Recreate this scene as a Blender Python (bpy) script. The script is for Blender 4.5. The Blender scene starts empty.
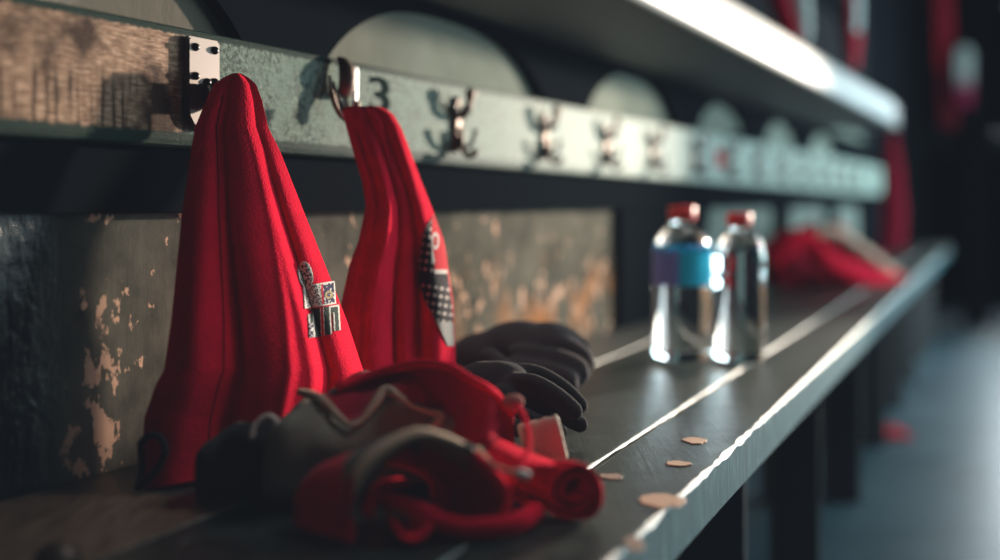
import bpy, bmesh, math, random
from mathutils import Vector, noise
random.seed(7)
PI = math.pi
scn = bpy.context.scene
C = scn.collection

# ------------------------------------------------------------------ frame of the place
# bench seat is z = 0, floor z = -0.45, the camera stands at (0,0,0.22) looking along +Y
F, CH = 1200.0, 0.22
FLOOR = -0.45
def P(px, py, Y): return Vector(((px-500)/F*Y, Y, CH-(py-205)/F*Y))
def on_bench(px, py, dz=0.0):
    Y = F*(CH-dz)/(py-205); return P(px, py, Y)
def wp(t, n, z): return Vector((-.754+.4667*t+.906*n, t-.4229*n, z))      # wall frame: t along, n out from rail face
def wall_Y(px): return .754/(.4667-(px-500)/F)
def bx_(t, o): return -.2376+.4125*t-o                                       # bench frame: o back from the front edge
def lerp(a, b, t): return a+(b-a)*t
def sstep(a, b, x):
    t = max(0, min(1, (x-a)/(b-a))); return t*t*(3-2*t)
def interp(tab, x):
    if x <= tab[0][0]: return tab[0][1:]
    for a, b in zip(tab, tab[1:]):
        if x <= b[0]:
            k = (x-a[0])/(b[0]-a[0]); return tuple(lerp(p, q, k) for p, q in zip(a[1:], b[1:]))
    return tab[-1][1:]
def catmull(pts, n):
    pts = [Vector(p) for p in pts]; out = []
    m = len(pts)
    for i in range(n+1):
        f = i/n*(m-1); k = min(int(f), m-2); u = f-k
        p0 = pts[max(k-1, 0)]; p1 = pts[k]; p2 = pts[k+1]; p3 = pts[min(k+2, m-1)]
        out.append(.5*((2*p1)+(p2-p0)*u+(2*p0-5*p1+4*p2-p3)*u*u+(3*p1-p0-3*p2+p3)*u**3))
    return out

# ------------------------------------------------------------------ materials
def mat(name, base=(.5,.5,.5), rough=.5, metal=0., spec=.5, build=None, **kw):
    m = bpy.data.materials.new(name); m.use_nodes = True
    nt = m.node_tree; b = nt.nodes['Principled BSDF']
    b.inputs['Base Color'].default_value = (*base, 1); b.inputs['Roughness'].default_value = rough
    b.inputs['Metallic'].default_value = metal; b.inputs['Specular IOR Level'].default_value = spec
    for k, v in kw.items(): b.inputs[k].default_value = v
    if build: build(nt, b)
    return m
def N(nt, typ, **kw):
    n = nt.nodes.new(typ)
    for k, v in kw.items():
        if k in n.inputs: n.inputs[k].default_value = v
        else: setattr(n, k, v)
    return n
def L(nt, a, b): nt.links.new(a, b)
def pos(nt, scale=(1,1,1), rot=(0,0,0), loc=(0,0,0)):
    g = N(nt, 'ShaderNodeNewGeometry'); mp = N(nt, 'ShaderNodeMapping')
    mp.inputs['Scale'].default_value = scale; mp.inputs['Rotation'].default_value = rot; mp.inputs['Location'].default_value = loc
    L(nt, g.outputs['Position'], mp.inputs['Vector']); return mp.outputs[0]
def noise_tex(nt, vec, scale, detail=4, rough=.6):
    n = N(nt, 'ShaderNodeTexNoise'); n.inputs['Scale'].default_value = scale
    n.inputs['Detail'].default_value = detail; n.inputs['Roughness'].default_value = rough
    L(nt, vec, n.inputs['Vector']); return n.outputs['Fac']
def ramp(nt, fac, stops):
    r = N(nt, 'ShaderNodeValToRGB'); e = r.color_ramp.elements
    while len(e) < len(stops): e.new(.5)
    for el, (p, c) in zip(e, stops): el.position = p; el.color = (*c, 1) if len(c) == 3 else c
    L(nt, fac, r.inputs[0]); return r.outputs[0]
def mix(nt, fac, a, b):
    m = N(nt, 'ShaderNodeMix', data_type='RGBA')
    for s, v in ((0, fac), (6, a), (7, b)):
        if isinstance(v, (tuple, float, int)): m.inputs[s].default_value = (*v, 1) if isinstance(v, tuple) else v
        else: L(nt, v, m.inputs[s])
    return m.outputs[2]
def math_(nt, op, a, b=0.):
    m = N(nt, 'ShaderNodeMath', operation=op)
    for i, v in enumerate((a, b)):
        if isinstance(v, (float, int)): m.inputs[i].default_value = v
        else: L(nt, v, m.inputs[i])
    return m.outputs[0]
def bump(nt, b, h, strength=.3, dist=.002):
    n = N(nt, 'ShaderNodeBump'); n.inputs['Strength'].default_value = strength; n.inputs['Distance'].default_value = dist
    L(nt, h, n.inputs['Height']); L(nt, n.outputs[0], b.inputs['Normal'])
WROT = math.atan2(.906, .4229)          # direction of the wall in plan, for wall-aligned textures
def wall_vec(nt, scale=(1,1,1)):        # x = along the wall, y = out, z = up
    g = N(nt, 'ShaderNodeNewGeometry'); r = N(nt, 'ShaderNodeVectorRotate', rotation_type='Z_AXIS')
    r.inputs['Angle'].default_value = -math.atan2(1, .4667)
    L(nt, g.outputs['Position'], r.inputs['Vector'])
    mp = N(nt, 'ShaderNodeMapping'); mp.inputs['Scale'].default_value = scale
    L(nt, r.outputs[0], mp.inputs['Vector']); return r.outputs[0], mp.outputs[0]
def sep(nt, v, k):
    s = N(nt, 'ShaderNodeSeparateXYZ'); L(nt, v, s.inputs[0]); return s.outputs[k]
def posY(nt): return sep(nt, N(nt, 'ShaderNodeNewGeometry').outputs['Position'], 1)
def posZ(nt): return sep(nt, N(nt, 'ShaderNodeNewGeometry').outputs['Position'], 2)
def step_(nt, v, a, b):
    m = N(nt, 'ShaderNodeMapRange'); m.inputs['From Min'].default_value = a; m.inputs['From Max'].default_value = b
    L(nt, v, m.inputs['Value']); return m.outputs[0]

def b_rail(nt, b):
    w, st = wall_vec(nt, (60, 60, 420))
    wood = ramp(nt, noise_tex(nt, st, 1.0, 6, .7), [(.32,(.05,.025,.015)),(.5,(.40,.235,.15)),(.68,(.85,.57,.40))])
    big = noise_tex(nt, w, 16, 5)
    saw = noise_tex(nt, wall_vec(nt, (160, 160, 10))[1], 1, 4, .6)
    wood = mix(nt, math_(nt, 'MULTIPLY', step_(nt, saw, .5, .62), step_(nt, posZ(nt), .335, .315)), wood, (.07,.04,.025))
    wood = mix(nt, step_(nt, big, .36, .5), (.06,.032,.02), wood)
    sp = noise_tex(nt, w, 190, 4, .75)
    paint = ramp(nt, sp, [(.40,(.025,.045,.036)),(.50,(.13,.195,.16)),(.68,(.28,.37,.31))])
    bl = noise_tex(nt, w, 30, 5)
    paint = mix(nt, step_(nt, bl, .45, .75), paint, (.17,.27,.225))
    paint = mix(nt, math_(nt, 'MULTIPLY', step_(nt, posY(nt), 1.4, 1.9), .75), paint, (.30,.40,.35))  # far stretch lightened in colour to boost the window sheen
    # bare wood near the first hook, green paint after it
    y = math_(nt, 'ADD', posY(nt), math_(nt, 'MULTIPLY', math_(nt, 'SUBTRACT', bl, .5), .05))
    col = mix(nt, step_(nt, y, 1.025, 1.04), wood, paint)
    # painted dark green along both arrises
    z = posZ(nt)
    zz = math_(nt, 'ADD', z, math_(nt, 'MULTIPLY', math_(nt, 'SUBTRACT', noise_tex(nt, w, 120, 4), .5), .008))
    ed = math_(nt, 'MAXIMUM', step_(nt, zz, .365, .3665), step_(nt, zz, .2835, .281))
    ed = math_(nt, 'MULTIPLY', ed, step_(nt, y, 2.2, 1.3))
    col = mix(nt, ed, col, (.012,.034,.027))
    L(nt, col, b.inputs['Base Color'])
    L(nt, math_(nt, 'ADD', .42, math_(nt, 'MULTIPLY', sp, .45)), b.inputs['Roughness']); L(nt, math_(nt, 'ADD', .04, math_(nt, 'MULTIPLY', step_(nt, posY(nt), 1.2, 2.6), .32)), b.inputs['Specular IOR Level'])
    h = math_(nt, 'ADD', noise_tex(nt, st, 1.0, 6, .7), math_(nt, 'MULTIPLY', sp, .7))
    bump(nt, b, h, .7, .002)
def b_wall(nt, b):
    w, st = wall_vec(nt, (30, 30, 5))
    y = math_(nt, 'ADD', posY(nt), math_(nt, 'MULTIPLY', math_(nt, 'SUBTRACT', noise_tex(nt, w, 14, 3), .5), .03))
    nz = noise_tex(nt, w, 9, 6, .65)
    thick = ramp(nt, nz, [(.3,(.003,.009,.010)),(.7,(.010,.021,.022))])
    nn = noise_tex(nt, w, 16, 5, .6)
    matte = ramp(nt, nn, [(.3,(.045,.048,.040)),(.5,(.09,.088,.072)),(.7,(.13,.122,.098))])
    # flaked spots down to pink-tan plaster, densest in a column by the hanging jersey
    v = noise_tex(nt, wall_vec(nt, (45, 45, 32))[1], 1, 7, .62)
    colm = math_(nt, 'MULTIPLY', step_(nt, math_(nt, 'ABSOLUTE', math_(nt, 'SUBTRACT', y, .99)), .045, .012), step_(nt, posZ(nt), .18, .08))
    colm = math_(nt, 'MAXIMUM', colm, math_(nt, 'MULTIPLY', math_(nt, 'MULTIPLY', step_(nt, y, 1.25, 1.4), .42), step_(nt, posZ(nt), .19, .06)))
    thr = math_(nt, 'SUBTRACT', v, math_(nt, 'MULTIPLY', math_(nt, 'SUBTRACT', 1, colm), .135))
    flake = step_(nt, thr, .492, .51)
    matte = mix(nt, flake, matte, (.58,.36,.25))
    rust = math_(nt, 'MULTIPLY', step_(nt, noise_tex(nt, w, 7, 4), .5, .62), math_(nt, 'MULTIPLY', step_(nt, y, 1.45, 1.75), step_(nt, posZ(nt), .16, .08)))
    matte = mix(nt, rust, matte, (.30,.13,.055))
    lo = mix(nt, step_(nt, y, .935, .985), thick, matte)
    pl = ramp(nt, noise_tex(nt, w, 6, 5), [(.3,(.14,.168,.142)),(.7,(.24,.27,.23))])
    pl = mix(nt, step_(nt, y, 1.2, 1.5), mix(nt, .55, pl, (.15,.10,.075)), pl)
    low2 = mix(nt, step_(nt, y, 2.2, 2.5), lo, (.17,.20,.18))
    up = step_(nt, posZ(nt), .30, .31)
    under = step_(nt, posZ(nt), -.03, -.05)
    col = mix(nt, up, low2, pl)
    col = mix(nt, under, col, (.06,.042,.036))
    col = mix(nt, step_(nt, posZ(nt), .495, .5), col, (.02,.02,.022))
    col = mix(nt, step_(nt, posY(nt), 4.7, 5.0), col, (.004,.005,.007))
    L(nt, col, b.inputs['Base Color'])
    gl = math_(nt, 'SUBTRACT', 1, step_(nt, y, .92, .97))
    L(nt, math_(nt, 'SUBTRACT', .85, math_(nt, 'MULTIPLY', gl, .62)), b.inputs['Roughness']); L(nt, math_(nt, 'MULTIPLY', gl, .11), b.inputs['Specular IOR Level'])
    runs = noise_tex(nt, wall_vec(nt, (70, 70, 14))[1], 1, 5, .6)
    blobs = noise_tex(nt, w, 45, 4, .65)
    h = math_(nt, 'ADD', runs, blobs)
    bump(nt, b, math_(nt, 'MULTIPLY', h, math_(nt, 'ADD', .12, math_(nt, 'MULTIPLY', gl, .4))), .8, .006)
def b_bench(nt, b):
    v = pos(nt, (6, 60, 60), (0, 0, 1.18)); g = pos(nt)
    sc = noise_tex(nt, pos(nt, (160, 9, 60), (0, 0, .5)), 1, 5, .7)
    sc2 = noise_tex(nt, pos(nt, (150, 12, 60), (0, 0, -.9)), 1, 5, .7)
    pt = noise_tex(nt, g, 28, 5, .65)
    col = ramp(nt, pt, [(.35,(.007,.012,.011)),(.62,(.020,.030,.026)),(.8,(.055,.075,.064))])
    col = mix(nt, step_(nt, sc, .64, .72), col, (.13,.15,.14))
    col = mix(nt, step_(nt, noise_tex(nt, g, 330, 2, .5), .70, .74), col, (.22,.24,.22))
    L(nt, col, b.inputs['Base Color'])
    L(nt, math_(nt, 'ADD', .2, math_(nt, 'MULTIPLY', pt, .32)), b.inputs['Roughness'])
    bump(nt, b, math_(nt, 'ADD', math_(nt, 'ADD', sc, sc2), math_(nt, 'MULTIPLY', pt, 1.2)), .22, .002)
def b_front(nt, b):
    v = pos(nt, (1, 1, 1)); sc = noise_tex(nt, pos(nt, (140, 140, 22), (0, .5, 0)), 1, 6, .75)
    pt = noise_tex(nt, v, 25, 4)
    col = ramp(nt, sc, [(.38,(.010,.050,.066)),(.54,(.020,.088,.112)),(.70,(.14,.27,.30))])
    col = mix(nt, step_(nt, pt, .3, .7), mix(nt, .4, col, (.03,.055,.06)), col)
    L(nt, col, b.inputs['Base Color']); b.inputs['Roughness'].default_value = .55; b.inputs['Specular IOR Level'].default_value = .06
    bump(nt, b, sc, .5, .0015)
def b_worn_shaded(nt, b):
    pt = noise_tex(nt, pos(nt), 60, 5, .7)
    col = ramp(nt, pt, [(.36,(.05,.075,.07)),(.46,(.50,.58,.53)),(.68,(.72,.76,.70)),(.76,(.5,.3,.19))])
    col = mix(nt, step_(nt, posY(nt), .76, 1.0), mix(nt, .82, col, (.012,.02,.02)), col)  # near end darkened in colour, standing in for the jerseys' shade
    L(nt, col, b.inputs['Base Color'])
    bump(nt, b, pt, .6, .002)
def b_backplank(nt, b):
    st = noise_tex(nt, pos(nt, (200, 18, 60), (0, 0, .39)), 1, 6, .7)
    wood = ramp(nt, st, [(.35,(.04,.026,.018)),(.6,(.19,.12,.08)),(.8,(.30,.21,.15))])
    y = math_(nt, 'ADD', posY(nt), math_(nt, 'MULTIPLY', math_(nt, 'SUBTRACT', noise_tex(nt, pos(nt), 70, 4), .5), .03))
    pt = noise_tex(nt, pos(nt), 28, 5)
    dk = ramp(nt, pt, [(.35,(.012,.016,.016)),(.7,(.05,.06,.055))])
    L(nt, mix(nt, step_(nt, y, .91, .915), wood, dk), b.inputs['Base Color']); b.inputs['Roughness'].default_value = .42
    bump(nt, b, st, .5, .002)
def b_floor(nt, b):
    st = noise_tex(nt, pos(nt, (3, 40, 1), (0, 0, .25)), 1, 5, .6)
    bg = noise_tex(nt, pos(nt), 1.6, 4)
    col = ramp(nt, bg, [(.3,(.022,.055,.075)),(.7,(.06,.12,.15))])
    L(nt, col, b.inputs['Base Color'])
    L(nt, math_(nt, 'ADD', .2, math_(nt, 'MULTIPLY', st, .25)), b.inputs['Roughness'])
    bump(nt, b, st, .25, .004)
def fabric(name, base, sheen=.06, weave=520., fine=.7):
    def bb(nt, b):
        g = N(nt, 'ShaderNodeTexCoord').outputs['Object']
        v = N(nt, 'ShaderNodeTexVoronoi'); v.inputs['Scale'].default_value = weave; L(nt, g, v.inputs['Vector'])
        big = noise_tex(nt, g, 40, 3)
        c = mix(nt, step_(nt, big, .25, .8), tuple(x*.8 for x in base), tuple(min(1, x*1.1) for x in base))
        if base == (1, 1, 1):
            a = N(nt, 'ShaderNodeVertexColor'); a.layer_name = 'Col'; c = a.outputs[0]
        L(nt, c, b.inputs['Base Color'])
        h = math_(nt, 'ADD', v.outputs['Distance'], math_(nt, 'MULTIPLY', noise_tex(nt, g, 120, 3), .6))
        bump(nt, b, h, fine, .0008)
    tint = (1, .2, .3, 1) if base[0] > .2 and base[1] < .1 else (.8, .8, .8, 1)
    return mat(name, base, .95, spec=.02, build=bb, **{'Sheen Weight': sheen, 'Sheen Roughness': .5, 'Sheen Tint': tint})

M = {}
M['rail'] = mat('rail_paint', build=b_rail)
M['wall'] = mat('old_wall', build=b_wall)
M['bench'] = mat('bench_top', build=b_bench, spec=.22)
M['front'] = mat('bench_front', build=b_front)
M['worn'] = mat('worn_edge_shaded', rough=.42, spec=.4, build=b_worn_shaded)
M['backplank'] = mat('back_plank', build=b_backplank)
M['floor'] = mat('floor_lino', build=b_floor, spec=.6)
M['dark'] = mat('dark_board', (.0055,.0075,.0095), .9, spec=.0)
M['leg'] = mat('leg_black', (.008,.008,.009), .55)
M['endwall'] = mat('end_wall', (.02,.022,.026), .9, spec=.05)
M['cab'] = mat('cabinet_dark', (.010,.013,.017), .7, spec=.1)
M['cabtop'] = mat('cabinet_top', (.09,.11,.125), .4)
M['steel'] = mat('hook_steel', (.12,.09,.075), .5, .6)
M['steel2'] = mat('hook_steel_blue', (.42,.50,.56), .22, 1.0)
M['brass'] = mat('hook_brass', (.15,.10,.075), .5, .85)
M['screw'] = mat('screw_black', (.02,.018,.018), .35, .6)
M['edge'] = mat('shelf_edge', (.34,.37,.37), .5, spec=.15)
M['under'] = mat('shelf_under', (.022,.019,.019), .6)
M['red'] = fabric('red_fabric', (.78,.006,.032), 0.)
M['reddark'] = fabric('red_lining', (.34,.004,.02), 0.)
M['multi'] = fabric('printed_fabric', (1, 1, 1), .15)
M['olive'] = fabric('olive_fabric', (.13,.115,.09), .05)
M['tan'] = fabric('tan_fabric', (.58,.42,.31), .05)
M['black'] = fabric('black_fabric', (.016,.014,.015), .08, 700)
M['blackglove'] = fabric('black_knit', (.036,.032,.033), .1, 800)
M['greyglove'] = fabric('rear_knit', (.062,.050,.052), .15, 500, .6)
M['white'] = fabric('white_fabric', (.55,.58,.56), .1)
M['thread'] = mat('braid_silver', (.75,.62,.56), .4, .3)
M['number'] = mat('number_black', (.016,.026,.024), 1.0, spec=0.)
M['cap'] = mat('bottle_cap_red', (1.0,.045,.03), .45)
M['label'] = mat('bottle_label', (.03,.66,1.0), .8, spec=.1)
M['label2'] = mat('bottle_label_violet', (.32,.34,.95), .8, spec=.1)
M['pet'] = mat('pet_clear', (.93,.97,.98), .03, **{'Transmission Weight': 1.0, 'IOR': 1.31})
M['chip'] = mat('paint_chip', (.50,.29,.18), .7)
M['ragred'] = fabric('rag', (.5,.02,.03))
M['paleplastic'] = mat('pale_trim', (.6,.68,.68), .4)

# ------------------------------------------------------------------ mesh helpers
def obj(name, bm, m, parent=None, smooth=True, label=None):
    bmesh.ops.recalc_face_normals(bm, faces=bm.faces)
    me = bpy.data.meshes.new(name); bm.to_mesh(me); bm.free()
    for mm in (m if isinstance(m, (list, tuple)) else [m]): me.materials.append(mm)
    if smooth:
        for p in me.polygons: p.use_smooth = True
    o = bpy.data.objects.new(name, me); C.objects.link(o)
    if parent: o.parent = parent
    if label: o['label'] = label
    return o
def tag(o, label, cat, group=None, kind=None):
    o['label'] = label; o['category'] = cat
    if group: o['group'] = group
    if kind: o['kind'] = kind
    return o
def thing(name, loc, label, cat, group=None):
    o = bpy.data.objects.new(name, None); C.objects.link(o); o.empty_display_size = .05
    o.location = loc; return tag(o, label, cat, group)
def under(o, parent):                              # parent keeping world place
    o.parent = parent; o.matrix_parent_inverse = parent.matrix_basis.inverted(); return o
def struct(name, bm, m, smooth=False):
    o = obj(name, bm, m, smooth=smooth); o['kind'] = 'structure'; return o
def hexa(bm, c, mi=0):                             # 8 corners: bottom 4, top 4
    v = [bm.verts.new(p) for p in c]
    for f in ((0,1,2,3),(4,5,6,7),(0,1,5,4),(1,2,6,5),(2,3,7,6),(3,0,4,7)):
        bm.faces.new([v[i] for i in f]).material_index = mi
    return v
def wbox(bm, t0, t1, n0, n1, z0, z1, mi=0):
    hexa(bm, [wp(t0,n0,z0),wp(t1,n0,z0),wp(t1,n1,z0),wp(t0,n1,z0),wp(t0,n0,z1),wp(t1,n0,z1),wp(t1,n1,z1),wp(t0,n1,z1)], mi)
def box(bm, x0, x1, y0, y1, z0, z1, mi=0):
    hexa(bm, [(x0,y0,z0),(x1,y0,z0),(x1,y1,z0),(x0,y1,z0),(x0,y0,z1),(x1,y0,z1),(x1,y1,z1),(x0,y1,z1)], mi)
def bevel(bm, w, seg=2):
    bmesh.ops.bevel(bm, geom=bm.edges[:], offset=w, segments=seg, affect='EDGES', profile=.5)
def grid(bm, rows, closed=False, mi=0):
    vs = [[bm.verts.new(p) for p in r] for r in rows]
    for a, b in zip(vs, vs[1:]):
        m = len(a)
        for j in range(m if closed else m-1):
            bm.faces.new((a[j], a[(j+1) % m], b[(j+1) % m], b[j])).material_index = mi
    return vs
def tube(bm, pts, r, seg=10, caps=True, flat=1.0, mi=0):
    pts = [Vector(p) for p in pts]; rows = []
    if not isinstance(r, (list, tuple)): r = [r]*len(pts)
    up = Vector((0, 0, 1)); prev = None
    for i, p in enumerate(pts):
        d = (pts[min(i+1, len(pts)-1)]-pts[max(i-1, 0)]).normalized()
        if prev is None:
            a = d.cross(up) if abs(d.z) < .95 else d.cross(Vector((1, 0, 0)))
        else: a = prev-d*prev.dot(d)
        a.normalize(); prev = a; c = d.cross(a)
        rows.append([p+a*math.cos(2*PI*k/seg)*r[i]+c*math.sin(2*PI*k/seg)*r[i]*flat for k in range(seg)])
    vs = grid(bm, rows, True, mi)
    if caps:
        for ring in (vs[0], vs[-1]): bm.faces.new(ring)
def lathe(bm, prof, center, seg=32, mi=0):
    cx, cy, cz = center
    rows = [[(cx+r*math.cos(2*PI*k/seg), cy+r*math.sin(2*PI*k/seg), cz+z) for k in range(seg)] for r, z in prof]
    vs = grid(bm, rows, True, mi)
    bm.faces.new(vs[0]); bm.faces.new(vs[-1])
def ball(bm, c, r, s=(1, 1, 1), seg=16):
    ret = bmesh.ops.create_uvsphere(bm, u_segments=seg, v_segments=seg//2+2, radius=r)
    for v in ret['verts']: v.co = Vector((v.co.x*s[0], v.co.y*s[1], v.co.z*s[2]))+Vector(c)
def rest(bm, z=.0012):
    for v in bm.verts: v.co.z = max(v.co.z, z)
    return bm
def paint(o, fn):
    me = o.data; a = me.color_attributes.new('Col', 'FLOAT_COLOR', 'POINT')
    for i, v in enumerate(me.vertices): a.data[i].color = (*fn(v.co), 1)
def proj(p): return 500+p.x/p.y*F, 205-(p.z-CH)/p.y*F
def solidify(o, th, off=0.):
    md = o.modifiers.new('thick', 'SOLIDIFY'); md.thickness = th; md.offset = off; return o
def subsurf(o, n=1):
    md = o.modifiers.new('sub', 'SUBSURF'); md.levels = n; md.render_levels = n; return o
def remesh(o, vox, smooth=3):
    md = o.modifiers.new('rm', 'REMESH'); md.mode = 'VOXEL'; md.voxel_size = vox; md.use_smooth_shade = True
    s = o.modifiers.new('sm', 'SMOOTH'); s.factor = .5; s.iterations = smooth
    dg = bpy.context.evaluated_depsgraph_get()
    me = bpy.data.meshes.new_from_object(o.evaluated_get(dg)); o.modifiers.clear(); o.data = me
    for p in me.polygons: p.use_smooth = True
    return o

# ------------------------------------------------------------------ room shell
ENDY = 8.9
bm = bmesh.new(); box(bm, -3.2, 5.4, -1.2, ENDY+.1, FLOOR-.05, FLOOR); struct('floor', bm, M['floor'])
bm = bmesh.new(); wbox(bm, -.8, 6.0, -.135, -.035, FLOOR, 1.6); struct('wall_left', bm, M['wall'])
bm = bmesh.new(); box(bm, 1.9, 5.4, ENDY, ENDY+.1, FLOOR, 2.2); struct('wall_back', bm, M['endwall'])
# dark strip under the rail, running along the wall
bm = bmesh.new(); wbox(bm, -.6, 5.05, -.035, -.018, .213, .2705); bevel(bm, .002); struct('trim_1', bm, M['dark'])
# dark board with arched openings above the rail, carrying the hat shelf
def arcade(bm, bays, t0, t1, z0, z1, n0, n1, flat=.3, step=.012):
    t = t0; cols = []
    while t <= t1+1e-6:
        h = z0
        for a, b, top in bays:
            if a < t < b:
                k = abs((t-(a+b)/2)/((b-a)/2)); h = max(h, z0+(top-z0)*(1-k**2.6)**.5)
        cols.append((t, h)); t += step
    fr = [[wp(t, n1, h), wp(t, n1, z1)] for t, h in cols]; bk = [[wp(t, n0, h), wp(t, n0, z1)] for t, h in cols]
    A = [[bm.verts.new(p) for p in r] for r in fr]; B = [[bm.verts.new(p) for p in r] for r in bk]
    for i in range(len(A)-1):
        bm.faces.new((A[i][0], A[i+1][0], A[i+1][1], A[i][1])); bm.faces.new((B[i][0], B[i+1][0], B[i+1][1], B[i][1]))
        bm.faces.new((A[i][0], A[i+1][0], B[i+1][0], B[i][0])); bm.faces.new((A[i][1], A[i+1][1], B[i+1][1], B[i][1]))
    for i in (0, -1): bm.faces.new((A[i][0], A[i][1], B[i][1], B[i][0]))
bm = bmesh.new()
bays = [(-.1,.52,.459),(.60,1.165,.459),(1.225,1.84,.457),(1.93,2.46,.455),(2.53,3.02,.452),(3.1,3.6,.45),(3.68,4.2,.45)]
arcade(bm, bays, -.6, 5.0, .28, .47, -.035, -.020); struct('trim_2', bm, M['dark'])
bm = bmesh.new()
arcade(bm, [(2.62,3.32,.40),(3.42,4.05,.38),(4.15,4.7,.36)], 2.12, 5.0, .001, .213, -.035, -.022); struct('trim_3', bm, M['dark'])

# ------------------------------------------------------------------ coat rail
rail = thing('coat_rail', wp(1.0, 0, .32), 'long coat rail board, bare brown wood near, green paint beyond', 'coat rail')
bm = bmesh.new()
prof = [(-.035,.2695),(-.006,.2695),(-.0015,.2715),(0,.276),(0,.3675),(-.0015,.3715),(-.006,.3735),(-.035,.3735)]
rows = []
for i in range(120):
    t = -.6+(5.05+.6)*i/119; k = 1+.10*sstep(1.3, 5.0, t)
    rows.append([wp(t, n, .3215+(z-.3215)*k) for n, z in prof])
vs = grid(bm, rows, True); bm.faces.new(vs[0]); bm.faces.new(vs[-1])
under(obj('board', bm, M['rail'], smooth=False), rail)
cu = bpy.data.curves.new('n3', 'FONT'); cu.body = '3'; cu.size = .056; cu.extrude = .0004; cu.align_x = 'CENTER'; cu.offset = .0006
tmp = bpy.data.objects.new('n3', cu); C.objects.link(tmp)
me = bpy.data.meshes.new_from_object(tmp.evaluated_get(bpy.context.evaluated_depsgraph_get()))
bpy.data.objects.remove(tmp)
no = bpy.data.objects.new('painted_number', me); me.materials.append(M['number']); C.objects.link(no)
tn = wall_Y(380)
u = Vector((.4229, .906, 0)); nn = Vector((.906, -.4229, 0)); zz = Vector((0, 0, 1))
for v in me.vertices:
    p = wp(tn, .0009, .3225); v.co = p+u*v.co.x*1.95+zz*v.co.y*1.0+nn*v.co.z
under(no, rail)

# ------------------------------------------------------------------ hooks
def wl(t, ds, n, z): return wp(t, n+.0008, z)+u*ds
HT = [1.051, 1.253, 1.495, 1.75, 1.988, 2.215, 2.475, 2.72, 2.965, 3.21, 3.455, 3.70, 3.945, 4.19, 4.435]
# first: broad riveted plate bent up into a hook
t0 = HT[0]
hk = thing('plate_hook', wp(t0, 0, .33), 'broad steel plate hook with black screws, nearest hook on the rail', 'hook', 'hooks along the coat rail')
bm = bmesh.new()
HWp = .0215
zt, zb = .3655, .3035
out = []
for k in range(9):                     # rounded lower end
    a = PI*k/8; out.append((HWp*math.cos(a), zb-HWp*.9*math.sin(a)))
out = [(-HWp+.003, zt), (HWp-.003, zt), (HWp, zt-.003)]+out+[(-HWp, zt-.003)]
fr = [bm.verts.new(wl(t0, s, .0055, z)) for s, z in out]; bk = [bm.verts.new(wl(t0, s, 0, z)) for s, z in out]
bm.faces.new(fr); bm.faces.new(bk)
for i in range(len(out)):
    j = (i+1) % len(out); bm.faces.new((fr[i], fr[j], bk[j], bk[i]))
bmesh.ops.bevel(bm, geom=[e for e in bm.edges if e.verts[0] in fr and e.verts[1] in fr], offset=.0014, segments=2, affect='EDGES')
under(obj('plate', bm, M['steel'], smooth=False), hk)
bm = bmesh.new()
pts = catmull([wl(t0,.004,.0095,.325), wl(t0,.007,.014,.309), wl(t0,.009,.020,.311), wl(t0,.010,.024,.320), wl(t0,.011,.024,.329)], 16)
tube(bm, pts, [.0075]*14+[.0065,.005,.003], 10)
under(obj('prong', bm, M['steel2']), hk)
for s, z in ((-.0125,.3565),(.0135,.3565),(-.0125,.3315),(.0135,.3285),(.003,.3275)):
    bm = bmesh.new(); ball(bm, wl(t0, s, .0055, z), .0037, (1, 1, 1), 14); under(obj('screw', bm, M['screw']), hk)

def coat_hook(t, label, name='coat_hook', s=1.0, mt='brass'):
    h = thing(name, wp(t, 0, .322), label, 'hook', 'hooks along the coat rail')
    bm = bmesh.new(); rows = []
    zz_ = lambda z: .320+(z-.322)*1.4
    for z, w in ((.347,.001),(.346,.005),(.340,.0075),(.330,.0065),(.322,.0105),(.312,.0070),(.304,.0075),(.298,.005),(.297,.001)):
        rows.append([wl(t, -w*s, 0, zz_(z)), wl(t, -w*s, .0025, zz_(z)), wl(t, -w*.5*s, .005, zz_(z)), wl(t, w*.5*s, .005, zz_(z)), wl(t, w*s, .0025, zz_(z)), wl(t, w*s, 0, zz_(z))])
    grid(bm, rows); under(obj('back_plate', bm, M[mt]), h)
    bm = bmesh.new()                         # upper knob arm
    tube(bm, catmull([wl(t,0,.006,.330), wl(t,0,.012,.331), wl(t,0,.019,.340), wl(t,0,.020,.352)], 12), .0042*s, 8); ball(bm, wl(t,0,.0205,.3565), .0068*s, (1, 1, 1.3), 12); under(obj('upper_prong', bm, M[mt]), h)
    bm = bmesh.new()                         # long lower stem curling out
    tube(bm, catmull([wl(t,0,.006,.306), wl(t,.001,.010,.290), wl(t,.002,.018,.281), wl(t,.003,.025,.284)], 12), .0042*s, 8); ball(bm, wl(t,.003,.026,.2855), .0055*s, (1, 1, 1), 10); under(obj('lower_prong', bm, M['steel']), h)
    for sg in (-1, 1):                       # side arms that spread like an anchor
        bm = bmesh.new()
        tube(bm, catmull([wl(t,0,.006,.296), wl(t,sg*.006,.010,.291), wl(t,sg*.014,.016,.298), wl(t,sg*.020,.018,.310)], 12), .0032*s, 8); ball(bm, wl(t,sg*.0205,.018,.312), .0042*s, (1, 1, 1), 10); under(obj('side_prong', bm, M['screw' if sg > 0 else mt]), h)
        bm = bmesh.new(); tube(bm, [wl(t,sg*.004,.0045,.336), wl(t,sg*.011,.006,.341), wl(t,sg*.017,.007,.347)], [.003,.0028,.0018], 8); under(obj('wing', bm, M['screw']), h)
    bm = bmesh.new()
    ball(bm, wl(t,0,.004,.342), .003, seg=8); under(obj('screw', bm, M['screw']), h)
    bm = bmesh.new(); ball(bm, wl(t,0,.004,.302), .003, seg=8); under(obj('screw', bm, M['screw']), h)
    return h
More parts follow.
